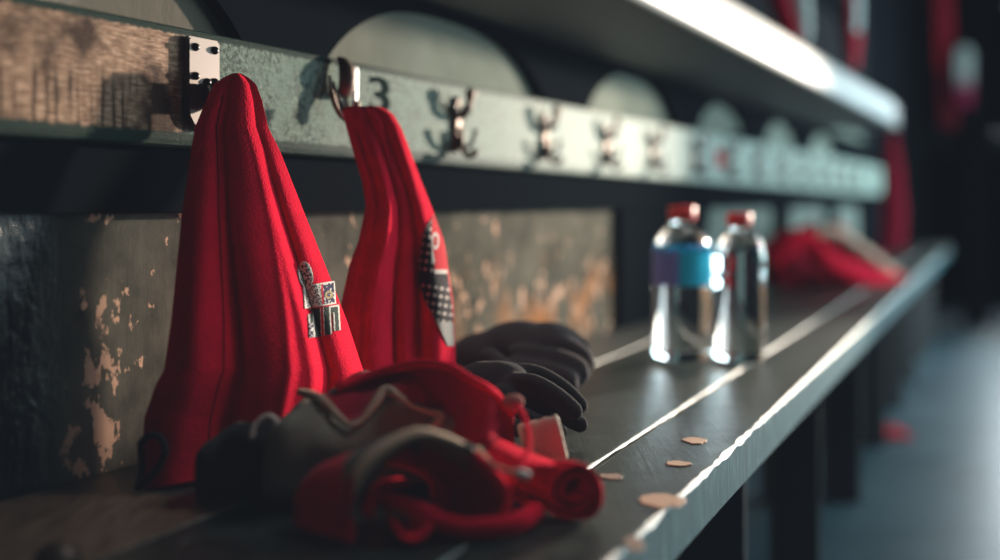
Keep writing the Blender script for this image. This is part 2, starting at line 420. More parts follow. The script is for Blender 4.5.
# second: bright pressed hook with side loops
t0 = HT[1]
hk = thing('loop_hook', wp(t0, 0, .322), 'shiny pressed metal hook with pale side tab, beside the painted 3', 'hook', 'hooks along the coat rail')
bm = bmesh.new()                         # tall tongue plate, curling out over the cloth
rows = []
for z, w, n in ((.3735,.003,.006),(.372,.0085,.010),(.364,.0105,.018),(.352,.0115,.021),(.342,.0115,.019),(.336,.0108,.015),(.331,.009,.010)):
    rows.append([wl(t0, -.002-w*math.cos(a), n*(.45+.55*math.sin(a)), z) for a in [PI*k/10 for k in range(11)]])
grid(bm, rows); under(solidify(obj('plate', bm, M['brass']), .0015), hk)
bm = bmesh.new()
tube(bm, catmull([wl(t0,-.026,.006,.352), wl(t0,-.028,.009,.338), wl(t0,-.025,.012,.322), wl(t0,-.016,.015,.310), wl(t0,-.004,.019,.309), wl(t0,.003,.021,.318), wl(t0,.004,.020,.328)], 24), [.0018]*5+[.003]*20, 8)
under(obj('loop', bm, M['brass']), hk)
bm = bmesh.new()
tube(bm, catmull([wl(t0,-.019,.004,.346), wl(t0,-.019,.010,.330), wl(t0,-.014,.016,.316), wl(t0,-.006,.020,.3135)], 14), .0032, 8); under(obj('loop', bm, M['screw']), hk)
bm = bmesh.new(); rows = [[wl(t0, .0265+a, .004, z) for a in (-w, 0, w)] for w, z in ((.003,.367),(.0045,.364),(.0045,.350),(.0045,.338),(.0035,.332),(.006,.329),(.0055,.322),(.003,.319))]
grid(bm, rows); under(solidify(obj('side_tab', bm, M['paleplastic']), .002), hk)
bm = bmesh.new(); ball(bm, wl(t0,.048,.004,.3235), .0035); under(obj('stud', bm, M['steel']), hk)

names = ['third', 'fourth', 'fifth', 'sixth', 'seventh', 'eighth', 'ninth', 'tenth', 'eleventh', 'twelfth', 'thirteenth', 'fourteenth', 'fifteenth']
for nme, t in zip(names, HT[2:]):
    extra = {'third': 'bronze branching coat hook just right of the smaller red jersey',
             'fourth': 'bronze coat hook, fourth on the rail, second right of the smaller red jersey'}.get(nme, 'blurred coat hook on the pale rail, %s from the near end' % nme)
    coat_hook(t, extra)

# ------------------------------------------------------------------ hat shelf
sh = thing('hat_shelf', wp(2.0, .1, .47), 'long overhead shelf with a bright pale front edge and rounded far end', 'shelf')
N1, ZS0, ZS1 = .215, .47, .543
bm = bmesh.new(); wbox(bm, -.6, 3.96, -.035, N1-.004, ZS0, ZS1-.004); under(obj('shelf_board', bm, M['under'], smooth=False), sh)
bm = bmesh.new()
path = [(-.6+4.35*i/40, N1) for i in range(41)]
for k in range(1, 13):
    a = PI/2*k/12; path.append((3.75+.24*math.sin(a), N1-.24*(1-math.cos(a))))
rows = []
for t, n in path:
    d = (0.006, 0.0)
    rows.append([wp(t, n-.006, ZS0-.002), wp(t, n+.002, ZS0-.002), wp(t, n+.006, ZS0+.006), wp(t, n+.006, ZS1-.010), wp(t, n, ZS1), wp(t, n-.006, ZS1)])
vs = grid(bm, rows, True); bm.faces.new(vs[0]); bm.faces.new(vs[-1])
under(obj('front_edge', bm, M['edge'], label='pale front edge strip'), sh)

# ------------------------------------------------------------------ bench
bench = thing('bench', Vector((bx_(1.2, .2), 1.2, FLOOR)), 'long dark slatted changing bench with worn pale edges running along the wall', 'bench')
TH = .043
def plank(name, o0f, o1f, m_top, m_front, t0, t1, lip=.0045, nseg=420, label=None):
    bm = bmesh.new(); rows = []
    for i in range(nseg+1):
        t = t0+(t1-t0)*(i/nseg)**1.6
        o0, o1 = o0f(t), o1f(t)
        c = lip*(.75+.75*noise.noise(Vector((t*35, o0*9, 1.)))+.55*noise.noise(Vector((t*110, o0*9, 4.))))
        c = max(.0005, c); c2 = max(.0005, lip*.4*(.8+.6*noise.noise(Vector((t*28, o1*9, 5.)))))
        rows.append([Vector((bx_(t, o), t, z)) for o, z in ((o0, -TH), (o0, -c), (o0+c*.35, -c*.35), (o0+c, 0), (o1-c2, 0), (o1-c2*.3, -c2*.3), (o1, -c2), (o1, -TH))])
    mids = [1, 2, 2, 0, 2, 2, 1, 1]
    V = [[bm.verts.new(p) for p in r] for r in rows]
    for a, b in zip(V, V[1:]):
        for j in range(8): bm.faces.new((a[j], a[(j+1) % 8], b[(j+1) % 8], b[j])).material_index = mids[j]
    for r in (V[0], V[-1]): bm.faces.new(r).material_index = 1
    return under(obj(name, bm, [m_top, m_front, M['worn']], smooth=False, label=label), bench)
lim = lambda t: .548-.0542*t
T0, T1 = -.35, 6.6
plank('plank', lambda t: 0, lambda t: .097, M['bench'], M['front'], T0, T1, .0044, label='front plank with chipped teal front edge')
plank('plank', lambda t: .1035, lambda t: min(.315, lim(t)), M['bench'], M['bench'], T0, T1, .0024)
plank('plank', lambda t: .3185, lambda t: max(.3195, lim(t)), M['backplank'], M['bench'], T0, 4.05, .0007, label='back plank worn to brown wood at the near end')
for t in (.2, .86, 1.48, 2.10, 2.73, 3.35, 3.97, 4.6, 5.25, 5.9):
    for o, w in ((.075, .085), (.075+.26-.036*t, .06)):
        bm = bmesh.new(); x = bx_(t, o)
        box(bm, x-w*.9, x, t-.03, t+.03, FLOOR, -TH); bevel(bm, .004); under(obj('leg', bm, M['leg'], smooth=False), bench)
bm = bmesh.new()
hexa(bm, [(bx_(t,o),t,z) for z in (-.11,-TH) for t,o in ((-.2,.09),(6.4,.09),(6.4,.115),(-.2,.115))]); under(obj('apron', bm, M['leg'], smooth=False), bench)
bm = bmesh.new(); p = on_bench(57, 566); lathe(bm, [(.015,0),(.015,.003),(.012,.010),(.006,.0135),(.001,.0145)], p, 20); under(obj('bolt', bm, mat('bolt_head', (.06,.04,.03), .4, .5)), bench)

# ------------------------------------------------------------------ hanging garments
def ell(t, c, w):
    k = (t-c)/w; return math.sqrt(1-k*k) if abs(k) < 1 else 0.
class Hang:
    def __init__(s, rows, depth): s.rows = rows; s.depth = depth      # rows: py, xl, xr, Yl, Yr, hem drop
    def edges(s, py): return interp(s.rows, py)
    def Y(s, px, py):
        xl, xr, Yl, Yr, back = s.edges(py); t = (px-xl)/(xr-xl)
        return lerp(Yl, Yr, t)-s.depth(t, py)
    def mesh(s, y0, y1, ny, nx, bot=None):
        bm = bmesh.new(); front = []; back = []
        for i in range(ny+1):
            v = i/ny; fr = []; bk = []
            for j in range(nx+1):
                t = j/nx
                yb = bot(t) if bot else y1
                py = y0+(yb-y0)*v
                xl, xr, Yl, Yr, bo = s.edges(py)
                px = lerp(xl, xr, t)
                p = P(px, py, lerp(Yl, Yr, t)-s.depth(t, py)); q = P(px, py, lerp(Yl, Yr, t)+bo*math.sin(PI*min(max(t, .001), .999))**.5)
                p.z = max(p.z, .0012); q.z = max(q.z, .0012)
                fr.append(p); bk.append(q)
            front.append(fr); back.append(bk)
        rows = [f+b[::-1][1:-1] for f, b in zip(front, back)]
        vs = grid(bm, rows, True)
        bm.faces.new(vs[0]); bm.faces.new(vs[-1])
        return bm
def patch(s, x0, x1, y0, y1, st, colf, off=.0018):
    bm = bmesh.new(); lay = bm.verts.layers.float_color.new('Col'); V = {}
    nx, ny = int((x1-x0)/st), int((y1-y0)/st)
    def vert(i, j):
        if (i, j) not in V:
            px, py = x0+i*st, y0+j*st; v = bm.verts.new(P(px, py, s.Y(px, py)-off)); V[i, j] = v
            c = colf(px, py) or (.3, .3, .3); v[lay] = (*c, 1)
        return V[i, j]
    for i in range(nx):
        for j in range(ny):
            if colf(x0+(i+.5)*st, y0+(j+.5)*st): bm.faces.new((vert(i,j), vert(i+1,j), vert(i+1,j+1), vert(i,j+1)))
    return bm
# ---- large jersey on the plate hook
J1rows = [(73,233,240,1.050,1.052,.004),(77,224,248,1.044,1.054,.006),(84,214,256,1.038,1.056,.008),(100,206,262,1.03,1.062,.009),(127,195,268,1.022,1.066,.01),(151,191,280,1.014,1.068,.01),
    (212,182,304,.996,1.072,.012),(272,176,328,.983,1.078,.012),(321,171,347,.973,1.08,.012),(370,164,363,.964,1.08,.012),(384,156,366,.96,1.08,.012),(418,144,366,.955,1.078,.012),(457,142,360,.95,1.075,.012),(492,138,350,.945,1.07,.012)]
def d1(t, py):
    v = sstep(70, 400, py); A = lerp(.006, .047, v)
    wob = .012*math.sin(py*.021)
    d = max(.95*ell(t, .17+wob, .235), 1.25*ell(t, .605+wob*.5, .235), .80*ell(t, .91, .115)*sstep(90, 190, py))
    edge = 1-(2*t-1)**8
    rip = .0012*math.sin(t*20+py*.018)*v
    rid = .006*v*math.exp(-((t-(.745+wob*.4))/.035)**2)+.004*v*math.exp(-((t-.66-.05*math.sin(py*.01))/.03)**2)
    big = .004*noise.noise(Vector((t*4, py*.012, 3)))*v
    return (A*d+rip+rid+big)*min(1, edge*1.0)
J1 = Hang(J1rows, d1)
jr = thing('jersey', P(237, 80, 1.05), 'large red jersey with an embroidered badge hanging from the broad plate hook', 'jersey', 'red jerseys hanging on the rail')
o = obj('body', J1.mesh(73, 492, 150, 160, lambda t: lerp(492, 451, t)), M['red']); under(o, jr)
def badge(px, py):
    sil, gold, navy, red, grn = (.72,.68,.60), (.36,.28,.14), (.02,.02,.06), (.5,.01,.03), (.03,.045,.035)
    fl = noise.noise(Vector((px*.55, py*.55, 2)))
    x = px-(py-262)*.14
    if ((x-303.5)/7.2)**2+((py-275)/13.5)**2 < 1:
        if ((x-303.5)/6.2)**2+((py-275)/12.3)**2 > 1: return sil
        return sil if fl > -.02 else (.05,.05,.05)
    xr = px-(py-295)*.06; yr = py+(px-303)*.16
    if 303.5 < xr < 335 and 286 < yr < 309:
        if xr < 304.8 or xr > 333.8 or yr < 287.4 or yr > 307.6: return sil
        if 321 < xr < 323: return red
        if xr >= 323: return gold if abs(math.hypot(xr-328.5, yr-299)-3) < 1.1 else navy if fl < .25 else sil
        return sil if fl > -.05 else (.10,.09,.08)
    if 306.5 < xr < 338 and 309 <= yr < 339:
        if yr < 310.5: return red
        if xr < 311 and yr > 324: return navy if fl < .1 else sil
        if 311 <= xr < 319 or 322.5 <= xr < 329:
            return sil if (xr < 312 or 327.8 < xr) else grn
        if 319 <= xr < 322.5: return sil if abs(xr-320.7) > 1.1 else red
        if 306.5 < xr < 311 and 315 < yr <= 324: return sil if xr < 307.7 else grn
        if 329 <= xr < 338:
            if yr < 317.5: return sil if yr < 312 or xr > 336.5 else grn
            if xr > 331.5 and yr < 336: return sil if xr < 332.7 or xr > 336.6 else grn
    return None
o = obj('embroidered_badge', patch(J1, 294, 342, 260, 338, .42, badge), M['multi']); solidify(o, .0012); under(o, jr)
bm = bmesh.new()
tube(bm, catmull([P(141,443,.935),P(150,435,.925),P(161,438,.92),P(165,452,.915),P(158,468,.915),P(147,480,.915),P(137,489,.915)], 30), .0032, 8, flat=.8)
tube(bm, catmull([P(137,489,.915),P(142,470,.93),P(141,452,.936),P(141,443,.935)], 12), .0026, 8)
under(obj('hem_trim', bm, M['black'], label='black hem trim'), jr)
# seam line down the left panel
bm = bmesh.new()
tube(bm, [P(lerp(xl, xr, .30), py, J1.Y(lerp(xl, xr, .30), py)-.0003) for py in range(95, 470, 6) for xl, xr in [J1.edges(py)[:2]]], .0008, 6)
under(obj('seam', bm, M['reddark']), jr)
# ---- smaller jersey on the second hook
J2rows = [(106,347,378,1.215,1.225,.004),(109,343,386,1.212,1.228,.006),(114,343,393,1.21,1.23,.008),(127,346,401,1.21,1.232,.008),(145,351,408,1.205,1.235,.008),(181,362,421,1.20,1.238,.01),(206,366,431,1.20,1.242,.01),
    (242,358,444,1.19,1.248,.01),(262,350,447,1.185,1.25,.01),(303,341,453,1.18,1.25,.01),(370,336,456,1.175,1.25,.01),(420,334,456,1.17,1.25,.01)]
def d2(t, py):
    v = sstep(108, 330, py); A = lerp(.010, .042, v)
    wv = .03*math.sin(py*.016); d = max(.8*ell(t, .10, .18), 1.3*ell(t, .34+wv, .17), .75*ell(t, .60+wv, .13), .95*ell(t, .86, .18))
    if py < 150: d = max(d, 1.0*ell(t, .2+(py-108)*.004, .16)*sstep(160, 120, py), .9*ell(t, .62, .22)*sstep(160, 120, py))
    rip = .0010*math.sin(t*17+py*.03)
    cr = .0035*math.exp(-((t-.30-.1*math.sin(py*.012))/.05)**2)*v
    return (A*d+rip+cr+.003*noise.noise(Vector((t*5, py*.02, 9))))*(1-(2*t-1)**8)
J2 = Hang(J2rows, d2)
jr = thing('jersey', P(362, 112, 1.22), 'smaller red jersey with a black dotted side panel hanging from the second hook', 'jersey', 'red jerseys hanging on the rail')
o = obj('body', J2.mesh(106, 420, 110, 110, lambda t: lerp(424, 409, t)), M['red']); under(o, jr)
def pan(px, py):
    xl, xr = J2.edges(py)[:2]
    e = interp([(212,xr),(222,429),(235,422),(262,418),(285,418),(300,424),(318,434),(330,440),(345,447)], py)[0]
    if px < e or px > xr-1.2 or py < 212: return None
    wht = (.55,.50,.45)
    if (px-435)**2/14+(py-241)**2/75 < 1: return wht if (px-435)**2/6+(py-241)**2/28 > 1 else (.4,.05,.05)
    if py < 262 and px > 431: return wht if px-432 < (py-252)*.2+1 or py > 270 else (.52,.01,.02)
    if py < 274 and px > 434 : return (.52,.01,.02) if py < 270 else wht
    if py > 322: return (.36,.33,.30)
    if px < e+1.6: return (.16,.12,.11)
    a = (px*1.0+py*.14)/6.3; b = (py-px*.18)/8.2
    if math.hypot((a % 1-.5)*6.3, (b % 1-.5)*8.2) < 2.0 and not (273 < py < 283): return (.42,.35,.31)
    return (.018,.015,.017)
o = obj('dotted_panel', patch(J2, 414, 458, 212, 346, .5, pan), M['multi']); solidify(o, .001); under(o, jr)

# ------------------------------------------------------------------ pile on the bench
def mound(px0, px1, Y0, Y1, top, Df, Db, wav, nx=90, ns=48, sq=.62):
    bm = bmesh.new(); rows = []
    for i in range(nx+1):
        t = i/nx; Y = lerp(Y0, Y1, t); px = lerp(px0, px1, t)
        zt = max(.002, CH-(interp(top, px)[0]-205)/F*Y); e = (1-abs(2*t-1)**5)**.5
        r = []
        for k in range(ns):
            a = 2*PI*k/ns; c, s = math.cos(a), math.sin(a)
            yy = Y-(Df if c > 0 else Db)*math.copysign(abs(c)**.8, c)*max(e, .12)
            z = zt*.5+zt*.5*math.copysign(abs(s)**sq, s)
            p = Vector(((px-500)/F*Y, yy, z))
            w = wav(t, a)*max(e, .1); p += Vector((0, -c*w, s*w if s > 0 else 0))
            p.z = max(p.z, .0012); r.append(p)
        rows.append(r)
    vs = grid(bm, rows, True); bm.faces.new(vs[0]); bm.faces.new(vs[-1]); return bm
def sheet(bm, prof, vec, n=110, nz=10, wob=.0, tap=0.):
    pr = catmull(prof, n); vec = Vector(vec); rows = []
    for k in range(nz+1):
        f = k/nz
        rows.append([Vector((p.x, p.y, p.z*(1-tap*f**1.3)))+vec*f+Vector((0, 0, wob*math.sin(i*.13+f*5))) for i, p in enumerate(pr)])
        for p in rows[-1]: p.z = max(p.z, .0042)
    return grid(bm, rows)

# ---- olive hooded top with red lining, at the back of the pile
hd = thing('hooded_top', Vector((-.08, .95, 0)), 'olive grey hooded top with dark red lining, at the back of the pile', 'hooded top')
topA = [(262,470),(270,440),(280,415),(300,397),(330,389),(352,389),(385,384),(420,381),(455,383),(485,395),(505,406),(520,417),(530,440)]
def wavA(t, a):
    s = math.sin(a)
    return .007*math.sin(t*9+2.2*a)+.005*math.sin(t*17-3*a+1)+.004*noise.noise(Vector((t*7, a*2, 0)))
bmA = mound(266, 512, .895, .995, topA, .062, .045, wavA, 120, 64)
o = obj('body', bmA, M['multi']); under(o, hd)
lipP = [(300,392),(318,398),(330,408),(348,424),(362,420),(376,402),(386,390),(398,396),(412,406),(430,412),(441,416),(432,428)]
def colA(co):
    px, py = proj(co)
    e = interp([(p[0], p[1]) for p in lipP if p[0] < 442 and p != (432,428)]+[(470,418),(520,424)], px)[0]
    if px > 300 and py < e-2 and co.y < 1.2:
        if px < 338 and py < 394: return (.02,.022,.026)
        return (.30,.005,.018)
    return (.19,.175,.14)
paint(o, colA)
def surfA(px, py):                                   # nearest front point of the hood mound under a pixel
    best = None
    for v in surfA.vs:
        q = proj(v); d = (q[0]-px)**2+(q[1]-py)**2
        if best is None or d < best[0]-6 or (d < best[0]+6 and v.y < best[1].y): best = (d, v)
    return best[1].y
surfA.vs = [v.co.copy() for v in o.data.vertices]
bm = bmesh.new()
pts = catmull([P(x, y, surfA(x, y)-.004) for x, y in lipP], 60)
tube(bm, pts, [.0028+.0012*math.sin(i*.25) for i in range(61)], 10)
under(obj('neck_binding', bm, M['tan'], label='tan neck binding'), hd)
bm = bmesh.new()
hem = [(338,386),(360,379),(390,370),(420,364),(450,368),(470,380),(486,388),(496,395),(504,406),(514,414)]
pts = catmull([P(x, y, .905+.02*math.sin(i*.9)) for i, (x, y) in enumerate(hem)], 60)
rows = []
for k in range(8):
    f = k/7; rows.append([p+Vector((.0, .012*math.sin(f*PI*.8), -.05*f*(1-.7*abs(i/60-.5)))) for i, p in enumerate(pts)])
grid(bm, rows); o = obj('lining_flap', bm, M['reddark']); solidify(o, .003); under(o, hd)
bm = bmesh.new(); tube(bm, [p+Vector((0,-.001,.0005)) for p in pts], .0034, 10); under(obj('hem', bm, M['red']), hd)
bm = bmesh.new(); ball(bm, P(513,402,.885), .0075, (1.1,.8,.8)); under(obj('toggle', bm, fabric('toggle_pink', (.45,.16,.14))), hd)
bm = bmesh.new(); tube(bm, catmull([P(516,405,.88),P(523,415,.865),P(528,432,.845),P(528,450,.825),P(521,466,.805),P(513,473,.80)], 30), .0021, 8)
under(obj('drawstring', bm, M['red'], label='red drawstring'), hd)
bm = bmesh.new(); tube(bm, catmull([P(478,448,.83),P(492,464,.80),P(508,471,.79),P(520,474,.79)], 16), .0014, 8); under(obj('drawstring', bm, M['tan'], label='tan drawstring'), hd)
bm = bmesh.new(); tube(bm, [P(514,472,.786),P(520,474,.786),P(530,476,.786)], [.002,.0034,.0026], 8); under(obj('drawstring_tip', bm, M['white']), hd)

# ---- crumpled red jersey with tan collar at the front of the pile
fj = thing('crumpled_jersey', Vector((-.06, .82, 0)), 'crumpled red jersey with a tan collar loop, at the front of the pile', 'jersey')
def Pf(px, py, Y): p = P(px, py, Y); p.z = max(p.z, .0042); return p
arch = [Pf(352,545,.765),Pf(353,520,.77),Pf(358,494,.775),Pf(376,466,.78),Pf(400,447,.785),Pf(424,438,.79),Pf(448,443,.795),Pf(474,455,.80),Pf(494,474,.805),Pf(506,493,.81),Pf(503,512,.81),Pf(490,524,.81)]
bm = bmesh.new(); V = sheet(bm, arch, (-.046, .046, .0), 120, 18, 0.0014, .36)
for k, row in enumerate(V):
    f = k/18
    for i, v in enumerate(row):
        g = i/120; out = Vector((-math.cos(PI*g), 0, math.sin(PI*g)*.7)); n_ = noise.noise(Vector((g*6, f*3, 7.)))
        v.co += out*(.007*math.sin(PI*min(1, f*1.15))+.008*n_*f)*f**.4
        v.co.z = max(v.co.z, .0042)
o = obj('body', bm, M['multi']); 
def colF(co):
    # colour zones along the rolled cloth: the collar end is tan over olive, the rest red
    d = (co-Vector((-.05, .785, 0))).dot(Vector((-.508, .861, 0)))
    px, py = proj(co)
    n_ = noise.noise(co*60)
    if d < -.02: pass
    k = co.y-interp([(-.10,.765),(-.05,.785),(.0,.805)], co.x)[0]
    if k < .040+.02*n_ and 345 < px < 420 and co.z > .018: return (.14,.125,.10)
    if k < .03 and 400 <= px < 470 and co.z > .03: return (.40,.27,.18)
    return (.62,.006,.026)
paint(o, colF); solidify(o, .004); under(o, fj)
bm = bmesh.new(); pa = catmull(arch[1:8], 60)
rows = []
for i, p in enumerate(pa):
    f = i/60; w = .0085*(1-.25*abs(2*f-1))
    tang = (pa[min(i+1, 60)]-pa[max(i-1, 0)]).normalized(); inw = Vector((tang.z, 0, -tang.x))
    r = []
    for k in range(9):
        a = k/8; r.append(p+Vector((-.508,.861,0))*(.013*(a))*1.2+inw*(-.003*math.sin(PI*a)-.001)+Vector((0,-.003*math.sin(PI*a),.0)))
    rows.append(r)
grid(bm, rows); o = obj('collar', bm, M['multi'], label='tan collar edge')
def colC(co):
    px, py = proj(co)
    if px > 462: return (.03,.04,.045) if px < 472 else (.42,.36,.33)
    return (.70,.49,.35) if px > 356 and py < 520 else (.5,.012,.03)
paint(o, colC); solidify(o, .0045); under(o, fj)
bm = bmesh.new(); pa = catmull(arch[7:], 40); tube(bm, [p+Vector((0,-.002,0)) for p in pa], .0042, 10); under(obj('hem', bm, M['red']), fj)
# cuffs and sleeves rolled inside the opening
bm = bmesh.new()
tube(bm, catmull([Pf(380,499,.80),Pf(398,502,.79),Pf(417,510,.785),Pf(440,522,.785),Pf(466,528,.787),Pf(496,527,.79),Pf(520,521,.80),Pf(535,512,.825)], 50), [.0042]*4+[.0055]*10+[.0068]*37, 14)
under(obj('sleeve', rest(bm), M['red']), fj)
bm = bmesh.new()
rows = []
for k in range(8):
    f = k/7; rows.append([p+Vector((-.3*f*.03, f*.035, -.0*f)) for p in catmull([Pf(395,524,.768),Pf(401,536,.765),Pf(411,541,.763),Pf(422,538,.765),Pf(431,526,.77)], 24)])
grid(bm, rows); o = obj('cuff', bm, M['red']); solidify(o, .003); under(o, fj)
bm = bmesh.new(); sheet(bm, [Pf(430,470,.84),Pf(446,490,.83),Pf(452,512,.83),Pf(470,520,.83),Pf(488,505,.83),Pf(486,478,.84)], (-.012,.018,0), 50, 6); o = obj('inner_fold', bm, M['red']); solidify(o, .004); under(o, fj)
bm = bmesh.new(); sheet(bm, [Pf(372,520,.80),Pf(378,500,.82),Pf(392,486,.83),Pf(410,484,.835)], (-.008,.012,0), 40, 6); o = obj('inner_fold', bm, M['red']); solidify(o, .004); under(o, fj)

# ---- rolled red jersey with its spiral end showing
rj = thing('rolled_jersey', Vector((.05, .84, 0)), 'red jersey rolled into a tight tube, its spiral end at the right of the pile', 'jersey')
cx, cz, Yr_ = (576-500)/F*.835, .0205, .835
prof = []
for i in range(90):
    a = i/89*(2*PI*2.3); r = .0055+(.0200-.0055)*(i/89)**.95
    r *= 1+.04*math.sin(3*a)
    ang = -a*1.0+5.9
    prof.append(Vector((cx+r*math.cos(ang)*1.04, Yr_+.004*math.sin(ang)+.003*(1-i/89), max(.003, cz+r*math.sin(ang)*.98))))
bm = bmesh.new(); rows = []
vec = Vector((-.044, .07, 0))
for k in range(22):
    f = k/21
    g = 1-.25*f*f
    rows.append([Vector((cx, 0, cz))+Vector(((p.x-cx)*g, p.y, (p.z-cz)*g))+vec*f+Vector((0,0,-(1-g)*.0195+.0012*math.sin(i*.2+f*9)*(f>0))) for i, p in enumerate(prof)])
    for p in rows[-1]: p.z = max(p.z, .0028)
grid(bm, rows); o = obj('body', bm, M['red']); solidify(o, .0027); under(o, rj)
bm = bmesh.new()                                       # loose flap lying over the left of the roll
rows = []
for k in range(14):
    f = k/13
    rows.append(catmull([P(lerp(560,500,f), lerp(468,441,f), lerp(.845,.895,f)), P(lerp(535,488,f), lerp(468,447,f), lerp(.83,.875,f)), P(lerp(515,484,f), lerp(484,462,f), lerp(.825,.86,f)), P(lerp(507,484,f), lerp(508,480,f), lerp(.825,.85,f))], 20))
grid(bm, rows); o = obj('flap', bm, M['red']); solidify(o, .003); under(o, rj)
bm = bmesh.new(); rows = []
for k in range(12):
    f = k/11
    cpt = P(lerp(522,562,f), lerp(442,437,f), lerp(.965,.945,f)); ra = lerp(.012,.0155,f)*(1+.04*math.sin(f*20))
    rows.append([cpt+Vector((.25*ra*math.sin(a)*-1, ra*.7*math.cos(a), ra*math.sin(a)*1.05)) for a in [2*PI*j/24 for j in range(24)]])
grid(bm, rows, True); o = obj('cuff', bm, fabric('cuff_tan', (.72,.60,.48), .05), label='tan ribbed cuff'); solidify(o, .003); under(o, rj)

# ---- black pouch with braided rim by the large jersey
bp = thing('pouch', on_bench(240, 500), 'small black cloth pouch with a braided silver rim, between the large jersey and the pile', 'pouch')
topK = [(196,500),(200,450),(208,437),(230,429),(252,421),(266,416),(277,424),(284,440),(290,500)]
o = obj('body', mound(197, 288, .905, .90, topK, .03, .02, lambda t, a: .003*math.sin(t*11+a*2), 60, 40), M['black']); under(o, bp)
bm = bmesh.new()
pc = catmull([P(252,438,.866),P(253,429,.868),P(258,421,.872),P(266,416,.876),P(274,419,.874),P(278,426,.868)], 40)
for ph in (0, PI): tube(bm, [p+Vector((.0012*math.cos(i*.9+ph), -.0012*math.sin(i*.9+ph), .0012*math.cos(i*.9+ph))) for i, p in enumerate(pc)], .0014, 6)
under(obj('braided_rim', bm, M['thread'], label='braided silver rim'), bp)

# ------------------------------------------------------------------ gloves
def glove(name, label, palm, fingers, m, vox=.0028, extra=None):
    g = thing(name, on_bench(*label[1]), label[0], 'glove', 'gloves on the bench')
    bm = bmesh.new()
    for c, r, s in palm: ball(bm, c, r, s, 20)
    for pts, r in fingers:
        q = catmull(pts, 14); tube(bm, q, [r*(1-.18*i/14) for i in range(15)], 14); ball(bm, q[-1], r*.83); ball(bm, q[0], r)
    o = obj('hand', bm, m); remesh(o, vox, 4); 
    for v in o.data.vertices: v.co.z = max(v.co.z, .001)
    under(o, g); return g
# front glove: palm down, fingers pointing right
fing = [([P(505,374,1.16),P(535,374,1.15),P(562,388,1.14),P(580,405,1.13)], .0100),
        ([P(505,384,1.12),P(532,384,1.10),P(556,396,1.09),P(574,411,1.085)], .0105),
        ([P(500,395,1.10),P(530,404,1.10),P(556,413,1.10),P(580,424,1.10)], .0100),
        ([P(495,405,1.09),P(520,414,1.08),P(542,424,1.08),P(560,431,1.075)], .0088),
        ([P(478,395,1.10),P(492,414,1.07),P(508,424,1.06),P(522,430,1.055)], .0095)]
palm = [(P(488,390,1.14), .034, (1.15,.95,.82)), (P(500,381,1.135), .024, (1.2,1.0,.8)), (P(466,396,1.16), .030, (1.2,1,.85)), (P(515,392,1.12), .024, (1,1,.8))]
g1 = glove('glove', ('black knit glove lying palm down in front with its fingers spread to the right', (490, 432)), palm, fing, M['blackglove'])
# rear glove: a half-closed fist with knuckles to the right
fing = [([P(520,336,1.40),P(556,334,1.40),P(580,350,1.39),P(578,366,1.38)], .0150),
        ([P(522,345,1.36),P(558,346,1.35),P(584,360,1.34),P(574,374,1.34)], .0145),
        ([P(520,356,1.33),P(556,360,1.32),P(580,371,1.31),P(568,384,1.31)], .0140),
        ([P(515,368,1.31),P(550,374,1.30),P(570,382,1.29),P(556,394,1.29)], .0130),
        ([P(490,360,1.31),P(515,380,1.28),P(535,390,1.27),P(548,394,1.27)], .0140)]
palm = [(P(520,354,1.38), .050, (1.1,.95,.78)), (P(490,365,1.38), .046, (1.2,1,.85)), (P(550,352,1.37), .034, (1.1,1,.95)), (P(470,380,1.37), .04, (1,.9,.8))]
g2 = glove('glove', ('brownish black knit glove half closed into a fist behind the spread-fingered one', (530, 405)), palm, fing, M['greyglove'], .0034)

# ------------------------------------------------------------------ bottles
def bottle(px, py_base, W, top, label, labelled):
    p = on_bench(px, py_base, .0006); Y = p.y; s = Y/F
    R = W*s/2; H = (py_base-top)*s
    b = thing('water_bottle', p, label, 'bottle', 'water bottles on the bench')
    k = H/.22
    prof = [(R*.55,0),(R*.86,.001),(R*.97,.008*k),(R,.016*k),(R*.96,.026*k),(R,.036*k)]
    for i in range(6): z = (.044+.013*i)*k; prof += [(R*.965, z), (R, z+.0065*k)]
    prof += [(R*.985,.126*k),(R*.985,.150*k),(R,.155*k),(R*.97,.163*k),(R*.87,.174*k),(R*.70,.185*k),(R*.50,.194*k),(R*.36,.199*k),(R*.34,.204*k)]
    bm = bmesh.new(); lathe(bm, prof, p, 48); under(obj('bottle_body', bm, M['pet']), b)
    bm = bmesh.new(); lathe(bm, [(R*.44,.2*k),(R*.47,.201*k),(R*.47,.2185*k),(R*.43,.22*k)], p, 32); under(obj('screw_cap', bm, M['cap'], label='red screw cap'), b)
    bm = bmesh.new(); lathe(bm, [(R*.44,.1935*k),(R*.44,.197*k)], p, 32); under(obj('neck_ring', bm, M['pet']), b)
    if labelled:
        bm = bmesh.new()
        rows = [[(p.x+(R+.0006)*math.cos(2*PI*q/48), p.y+(R+.0006)*math.sin(2*PI*q/48), p.z+z*k) for q in range(48)] for z in (.108,.132,.157)]
        V = grid(bm, rows, True)
        for f in bm.faces:
            c = f.calc_center_median(); f.material_index = 1 if c.x < p.x-.012 else 0
        under(obj('label', bm, [M['label'], M['label2']], label='blue paper label'), b)
bottle(682, 360, 58, 206, 'clear water bottle with a blue label and red cap, standing on the bench', True)
bottle(739, 361, 52, 213, 'clear unlabelled water bottle with a red cap, right of the pair on the bench', False)

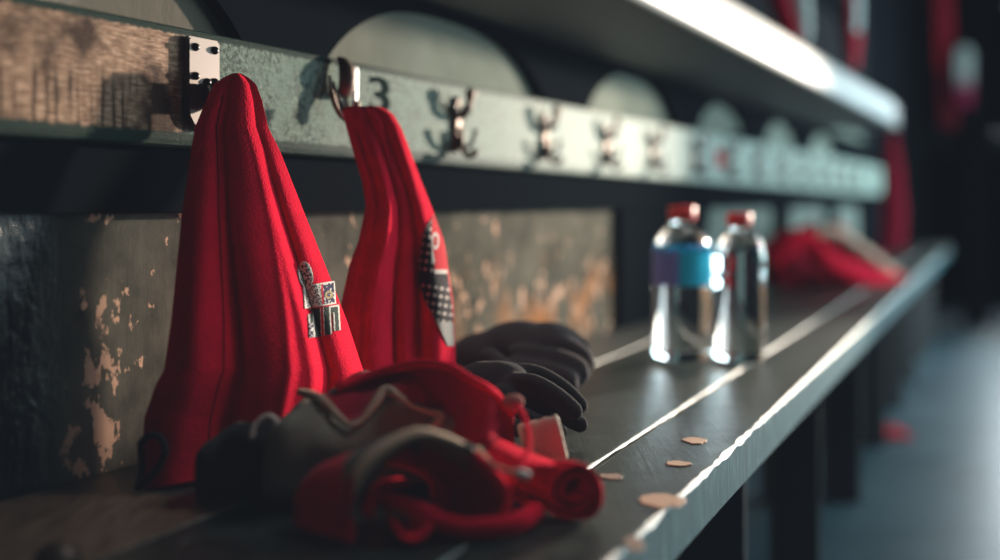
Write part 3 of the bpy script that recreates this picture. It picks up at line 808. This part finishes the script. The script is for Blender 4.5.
# ------------------------------------------------------------------ paint chips on the bench
for i, (px, py, a, b_, lab) in enumerate([(662,500,23,7,'largest tan paint chip at the front edge of the bench, near its crumbling rim'),(678,463,13,2.6,'flat oval tan paint chip on the front plank, second in size'),
        (695,440,11,3.4,'small tan paint chip on the front plank, farthest from the camera'),(634,543,10,8,'crumbly brown paint chip on the very edge of the bench, nearest the camera'),(612,476,11,3.2,'dark brown paint chip beside the rolled red jersey')]):
    p = on_bench(px, py, .001); s = p.y/F; bm = bmesh.new(); n = 40
    ring = []
    for k in range(n):
        q = 2*PI*k/n; r = 1+.30*noise.noise(Vector((math.cos(q)*2.2, math.sin(q)*2.2, i*3.1)))+.16*noise.noise(Vector((math.cos(q)*6, math.sin(q)*6, i*3.1)))
        ring.append(Vector((p.x+a*s*r*math.cos(q), p.y+b_*s*(p.y/CH)*r*math.sin(q), .0006)))
    lo = [bm.verts.new((v.x, v.y, .0004)) for v in ring]; hi = [bm.verts.new((p.x+(v.x-p.x)*.95, p.y+(v.y-p.y)*.95, .0010+.0003*noise.noise(v*300))) for v in ring]
    bm.faces.new(hi); bm.faces.new(lo)
    for k in range(n): bm.faces.new((lo[k], lo[(k+1) % n], hi[(k+1) % n], hi[k]))
    tag(obj('paint_chip', bm, smooth=False, m=M['chip'] if i < 3 else mat('chip_dark%d' % i, (.22,.12,.08), .7)), lab, 'paint chip', 'paint chips on the bench')

# ------------------------------------------------------------------ far end of the bench: red kit bag heap
fg = thing('kit_heap', Vector((1.1, 3.3, 0)), 'blurred red garment with a tan strap heaped on the far part of the bench', 'garment')
topR = [(762,285),(772,262),(785,240),(800,228),(825,221),(845,224),(862,238),(880,256),(895,270),(906,292)]
def place(px, py, Y): return P(px, py, Y)
bm = mound(768, 905, 3.15, 3.75, [(x, y+4) for x, y in topR], .10, .06, lambda t, a: .014*math.sin(t*13+2*a)+.01*math.sin(t*23-a*3), 80, 40)
under(obj('body', bm, M['reddark']), fg)
bm = bmesh.new(); tube(bm, catmull([P(812,232,3.1),P(835,232,3.15),P(855,245,3.3),P(875,260,3.45),P(892,274,3.6)], 30), .026, 12, flat=.6); under(obj('strap', rest(bm), M['tan'], label='tan strap'), fg)
bm = bmesh.new(); tube(bm, catmull([P(770,262,3.05),P(785,244,3.05),P(805,240,3.08),P(822,258,3.1),P(850,272,3.2),P(880,284,3.35)], 30), .030, 12); under(obj('sleeve', rest(bm), M['red']), fg)
bm = bmesh.new(); tube(bm, catmull([P(846,280,3.3),P(872,278,3.4),P(895,280,3.55),P(905,292,3.6)], 20), .022, 10); under(obj('sleeve', rest(bm), M['red']), fg)

def hung(name, label, rows, depth, m, stripes=None, group=None, ny=40, nx=40):
    h = Hang(rows, depth); y0, y1 = rows[0][0], rows[-1][0]
    o = obj(name, h.mesh(y0, y1, ny, nx), m)
    if stripes: paint(o, lambda co: stripes(*proj(co)))
    return tag(o, label, 'towel', group)
fold = lambda t, py: .03*ell(t, .3, .3)+.04*ell(t, .72, .28)
hung('hanging_cloth', 'tiny dark red cloth hung on the blurred rail just above the bottles', [(149,713,722,2.63,2.65,.006),(155,712,724,2.63,2.65,.008),(168,713,723,2.63,2.65,.008)], lambda t, py: .006*ell(t, .5, .5), M['red'], None, None, 8, 10)
hung('hanging_cloth', 'dark red cloth hanging at the far end of the coat rail above the bench', [(134,882,896,4.85,4.86,.01),(172,882,902,4.83,4.86,.02),(215,880,906,4.82,4.85,.02),(250,878,904,4.8,4.84,.02)], fold, fabric('deep_red', (.13,.003,.012), 0.))

# ------------------------------------------------------------------ kit store against the end wall
cab = thing('base_cabinet', Vector((3.2, 8.6, FLOOR)), 'low dark cabinet with a grey counter against the far end wall', 'cabinet')
zc = CH+72/F*8.35; zl = CH+52/F*8.35
bm = bmesh.new(); box(bm, 2.62, 4.1, 8.38, ENDY-.01, FLOOR, zl); bevel(bm, .01); under(obj('carcass', bm, M['cab'], smooth=False), cab)
bm = bmesh.new(); box(bm, 2.58, 4.12, 8.33, ENDY-.01, zl, zc); bevel(bm, .012); under(obj('counter_top', bm, M['cabtop'], smooth=False, label='grey counter top'), cab)
for i in range(3):
    bm = bmesh.new(); x = 2.66+.48*i; box(bm, x, x+.45, 8.36, 8.38, FLOOR+.08, zl-.03); bevel(bm, .006); d = under(obj('door', bm, M['cab'], smooth=False), cab)
    bm = bmesh.new(); tube(bm, [(x+.4,8.355,.25),(x+.4,8.335,.26),(x+.4,8.335,.38),(x+.4,8.355,.39)], .006, 8); k = obj('handle', bm, M['steel']); k.parent = d; k.matrix_parent_inverse = d.matrix_world.inverted()
YK = 6.6
rack = thing('clothes_rack', P(930, 330, YK), 'tall dark frame rack beyond the end of the coat rail', 'rack')
bm = bmesh.new()
tube(bm, [P(905,-60,YK)+Vector((0,.05,0)), P(1000,-60,YK)+Vector((0,.05,0))], .02, 10); under(obj('hanging_bar', bm, M['dark']), rack)
for px, w in ((915, .08), (985, .06)):
    bm = bmesh.new(); a = P(px, -60, YK); box(bm, a.x-w, a.x+w, YK+.08, YK+.16, FLOOR, a.z+.02); bevel(bm, .008); under(obj('post', bm, M['dark'], smooth=False), rack)
bm = bmesh.new(); hexa(bm, [P(x,y,YK+d) for y in (150,-60) for x,d in ((905,.18),(990,.18),(990,.21),(905,.21))]); under(obj('back_panel', bm, M['dark'], smooth=False), rack)
urail = thing('upper_rail', wp(3.4, 0, .95), 'dark upper rail board on the wall above the overhead shelf', 'coat rail')
bm = bmesh.new(); wbox(bm, 2.2, 4.4, -.035, -.01, .88, .97); bevel(bm, .003); under(obj('board', bm, M['dark'], smooth=False), urail)
for px, py, Y in ((756,-92,2.80),(791,-92,2.9),(848,-82,3.5)):
    q = P(px, py, Y); tt = (q.x*.4667+q.y+.754*.4667)/(1+.4667**2); nq = (q.x-(-.754+.4667*tt))/.906
    bm = bmesh.new(); tube(bm, [wp(tt, -.009, q.z), wp(tt, max(0, nq-.065), q.z)], .006, 8); under(obj('peg', bm, M['leg']), urail)
gr = 'cloths hanging on the far rack'
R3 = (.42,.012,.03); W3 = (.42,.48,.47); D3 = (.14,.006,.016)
gu = 'cloths hanging above the overhead shelf'
hung('hanging_cloth', 'red cloth slanting down behind the bright shelf edge, leftmost of the upper hanging cloths', [(-95,744,768,2.80,2.82,.015),(0,766,790,2.80,2.82,.02),(56,788,806,2.82,2.84,.02),(66,792,808,2.82,2.84,.02)], fold, M['reddark'], None, gu)
hung('hanging_cloth', 'pale grey-white cloth hanging just right of the slanting red one', [(-95,778,804,2.92,2.94,.015),(0,787,811,2.9,2.92,.02),(30,793,812,2.9,2.92,.02),(44,798,809,2.9,2.92,.02)], fold, M['white'], None, gu)
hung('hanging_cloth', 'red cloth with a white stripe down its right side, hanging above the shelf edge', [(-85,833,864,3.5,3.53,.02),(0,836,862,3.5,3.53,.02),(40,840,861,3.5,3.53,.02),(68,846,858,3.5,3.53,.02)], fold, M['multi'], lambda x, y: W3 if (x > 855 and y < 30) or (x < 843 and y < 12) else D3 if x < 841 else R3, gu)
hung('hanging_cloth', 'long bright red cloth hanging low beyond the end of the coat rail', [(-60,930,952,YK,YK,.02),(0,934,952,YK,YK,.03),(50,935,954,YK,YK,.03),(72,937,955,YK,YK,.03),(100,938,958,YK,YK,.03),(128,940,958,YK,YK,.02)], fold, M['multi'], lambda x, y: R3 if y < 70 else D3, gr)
hung('hanging_cloth', 'short white cloth with a pink lower end at the right edge of the photo', [(46,959,969,YK-.1,YK-.1,.02),(52,955,973,YK-.1,YK-.1,.03),(85,955,973,YK-.1,YK-.1,.03),(106,957,972,YK-.1,YK-.1,.02)], fold, M['multi'], lambda x, y: (.62,.68,.65) if y < 78 else lerp(Vector((.55,.4,.42)), Vector((.35,.02,.08)), sstep(78, 92, y))[:], gr)

bm = bmesh.new()
for x0, x1, z0, z1 in ((3.66,3.70,.74,1.70),(5.0,5.04,.74,1.70),(3.66,5.04,.74,.77),(3.66,5.04,1.67,1.70)): box(bm, x0, x1, 8.72, 8.84, z0, z1)
struct('window_1', bm, M['cab'])
# red scrap on the floor
bm = bmesh.new(); p = P(889, 434, F*.67/229); rows = []
for i in range(9):
    rows.append([Vector((p.x+.05*(i/8-.5)*2*(1-.2*abs(j/8-.5)), p.y+.09*(j/8-.5)*2, FLOOR+.004+.018*abs(noise.noise(Vector((i*.5, j*.5, 4)))))) for j in range(9)])
grid(bm, rows); tag(solidify(obj('cloth_scrap', bm, M['ragred']), .003), 'small red cloth scrap on the blue floor under the far part of the bench', 'cloth')

# ------------------------------------------------------------------ light
w = bpy.data.worlds.new('World'); scn.world = w; w.use_nodes = True
w.node_tree.nodes['Background'].inputs[0].default_value = (.42,.58,.66,1); w.node_tree.nodes['Background'].inputs[1].default_value = .055
def area(name, loc, target, sx, sy, power, col):
    l = bpy.data.lights.new(name, 'AREA'); l.shape = 'RECTANGLE'; l.size = sx; l.size_y = sy; l.energy = power; l.color = col
    o = bpy.data.objects.new(name, l); C.objects.link(o); o.location = loc
    o.rotation_euler = (Vector(target)-Vector(loc)).to_track_quat('-Z', 'Y').to_euler(); return o
area('window_light', (3.2, 3.9, .40), (0, 3.5, .35), 3.2, 1.0, 118, (.68,.93,1.0))
area('end_window_light', (4.35, 8.8, 1.22), (4.35, 0, 1.22), 1.3, .9, 70, (.82,.95,1.0))
area('overhead_fill', (.75, 1.35, 1.5), (.02, .85, 0), .5, .5, 6.5, (.95,1.0,1.0))  # added overhead fill to brighten the tops of the pile
area('fill_light', (1.7, -.5, 1.5), (0, 1.1, .1), 1.0, 1.0, .35, (1.0,.92,.88))  # added soft fill from the camera side, no door stands there
l = bpy.data.lights.new('low_sun', 'SPOT'); l.energy = 840; l.color = (1.0,.82,.66); l.spot_size = math.radians(37); l.spot_blend = 1.0; l.shadow_soft_size = .05
o = bpy.data.objects.new('low_sun', l); C.objects.link(o); o.location = (1.8, 3.3, .58)
o.rotation_euler = (Vector((-.12,1.15,.18))-o.location).to_track_quat('-Z', 'Y').to_euler()

# ------------------------------------------------------------------ camera
cam = bpy.data.cameras.new('Camera'); co = bpy.data.objects.new('Camera', cam); C.objects.link(co)
co.location = (0, 0, CH); co.rotation_euler = (PI/2, 0, 0)
cam.sensor_width = 36; cam.lens = 36*F/1000; cam.shift_y = -.075; cam.clip_start = .02
cam.dof.use_dof = True; cam.dof.focus_distance = 1.07; cam.dof.aperture_fstop = (cam.lens/1000)/.027
scn.camera = co
scn.view_settings.view_transform = 'Standard'
scn.view_settings.look = 'None'
scn.view_settings.exposure = -0.08
scn.view_settings.gamma = 1.1
scn.view_settings.use_curve_mapping = True
scn.view_settings.curve_mapping.black_level = (-.0048, -.0056, -.0072)
scn.view_settings.curve_mapping.update()
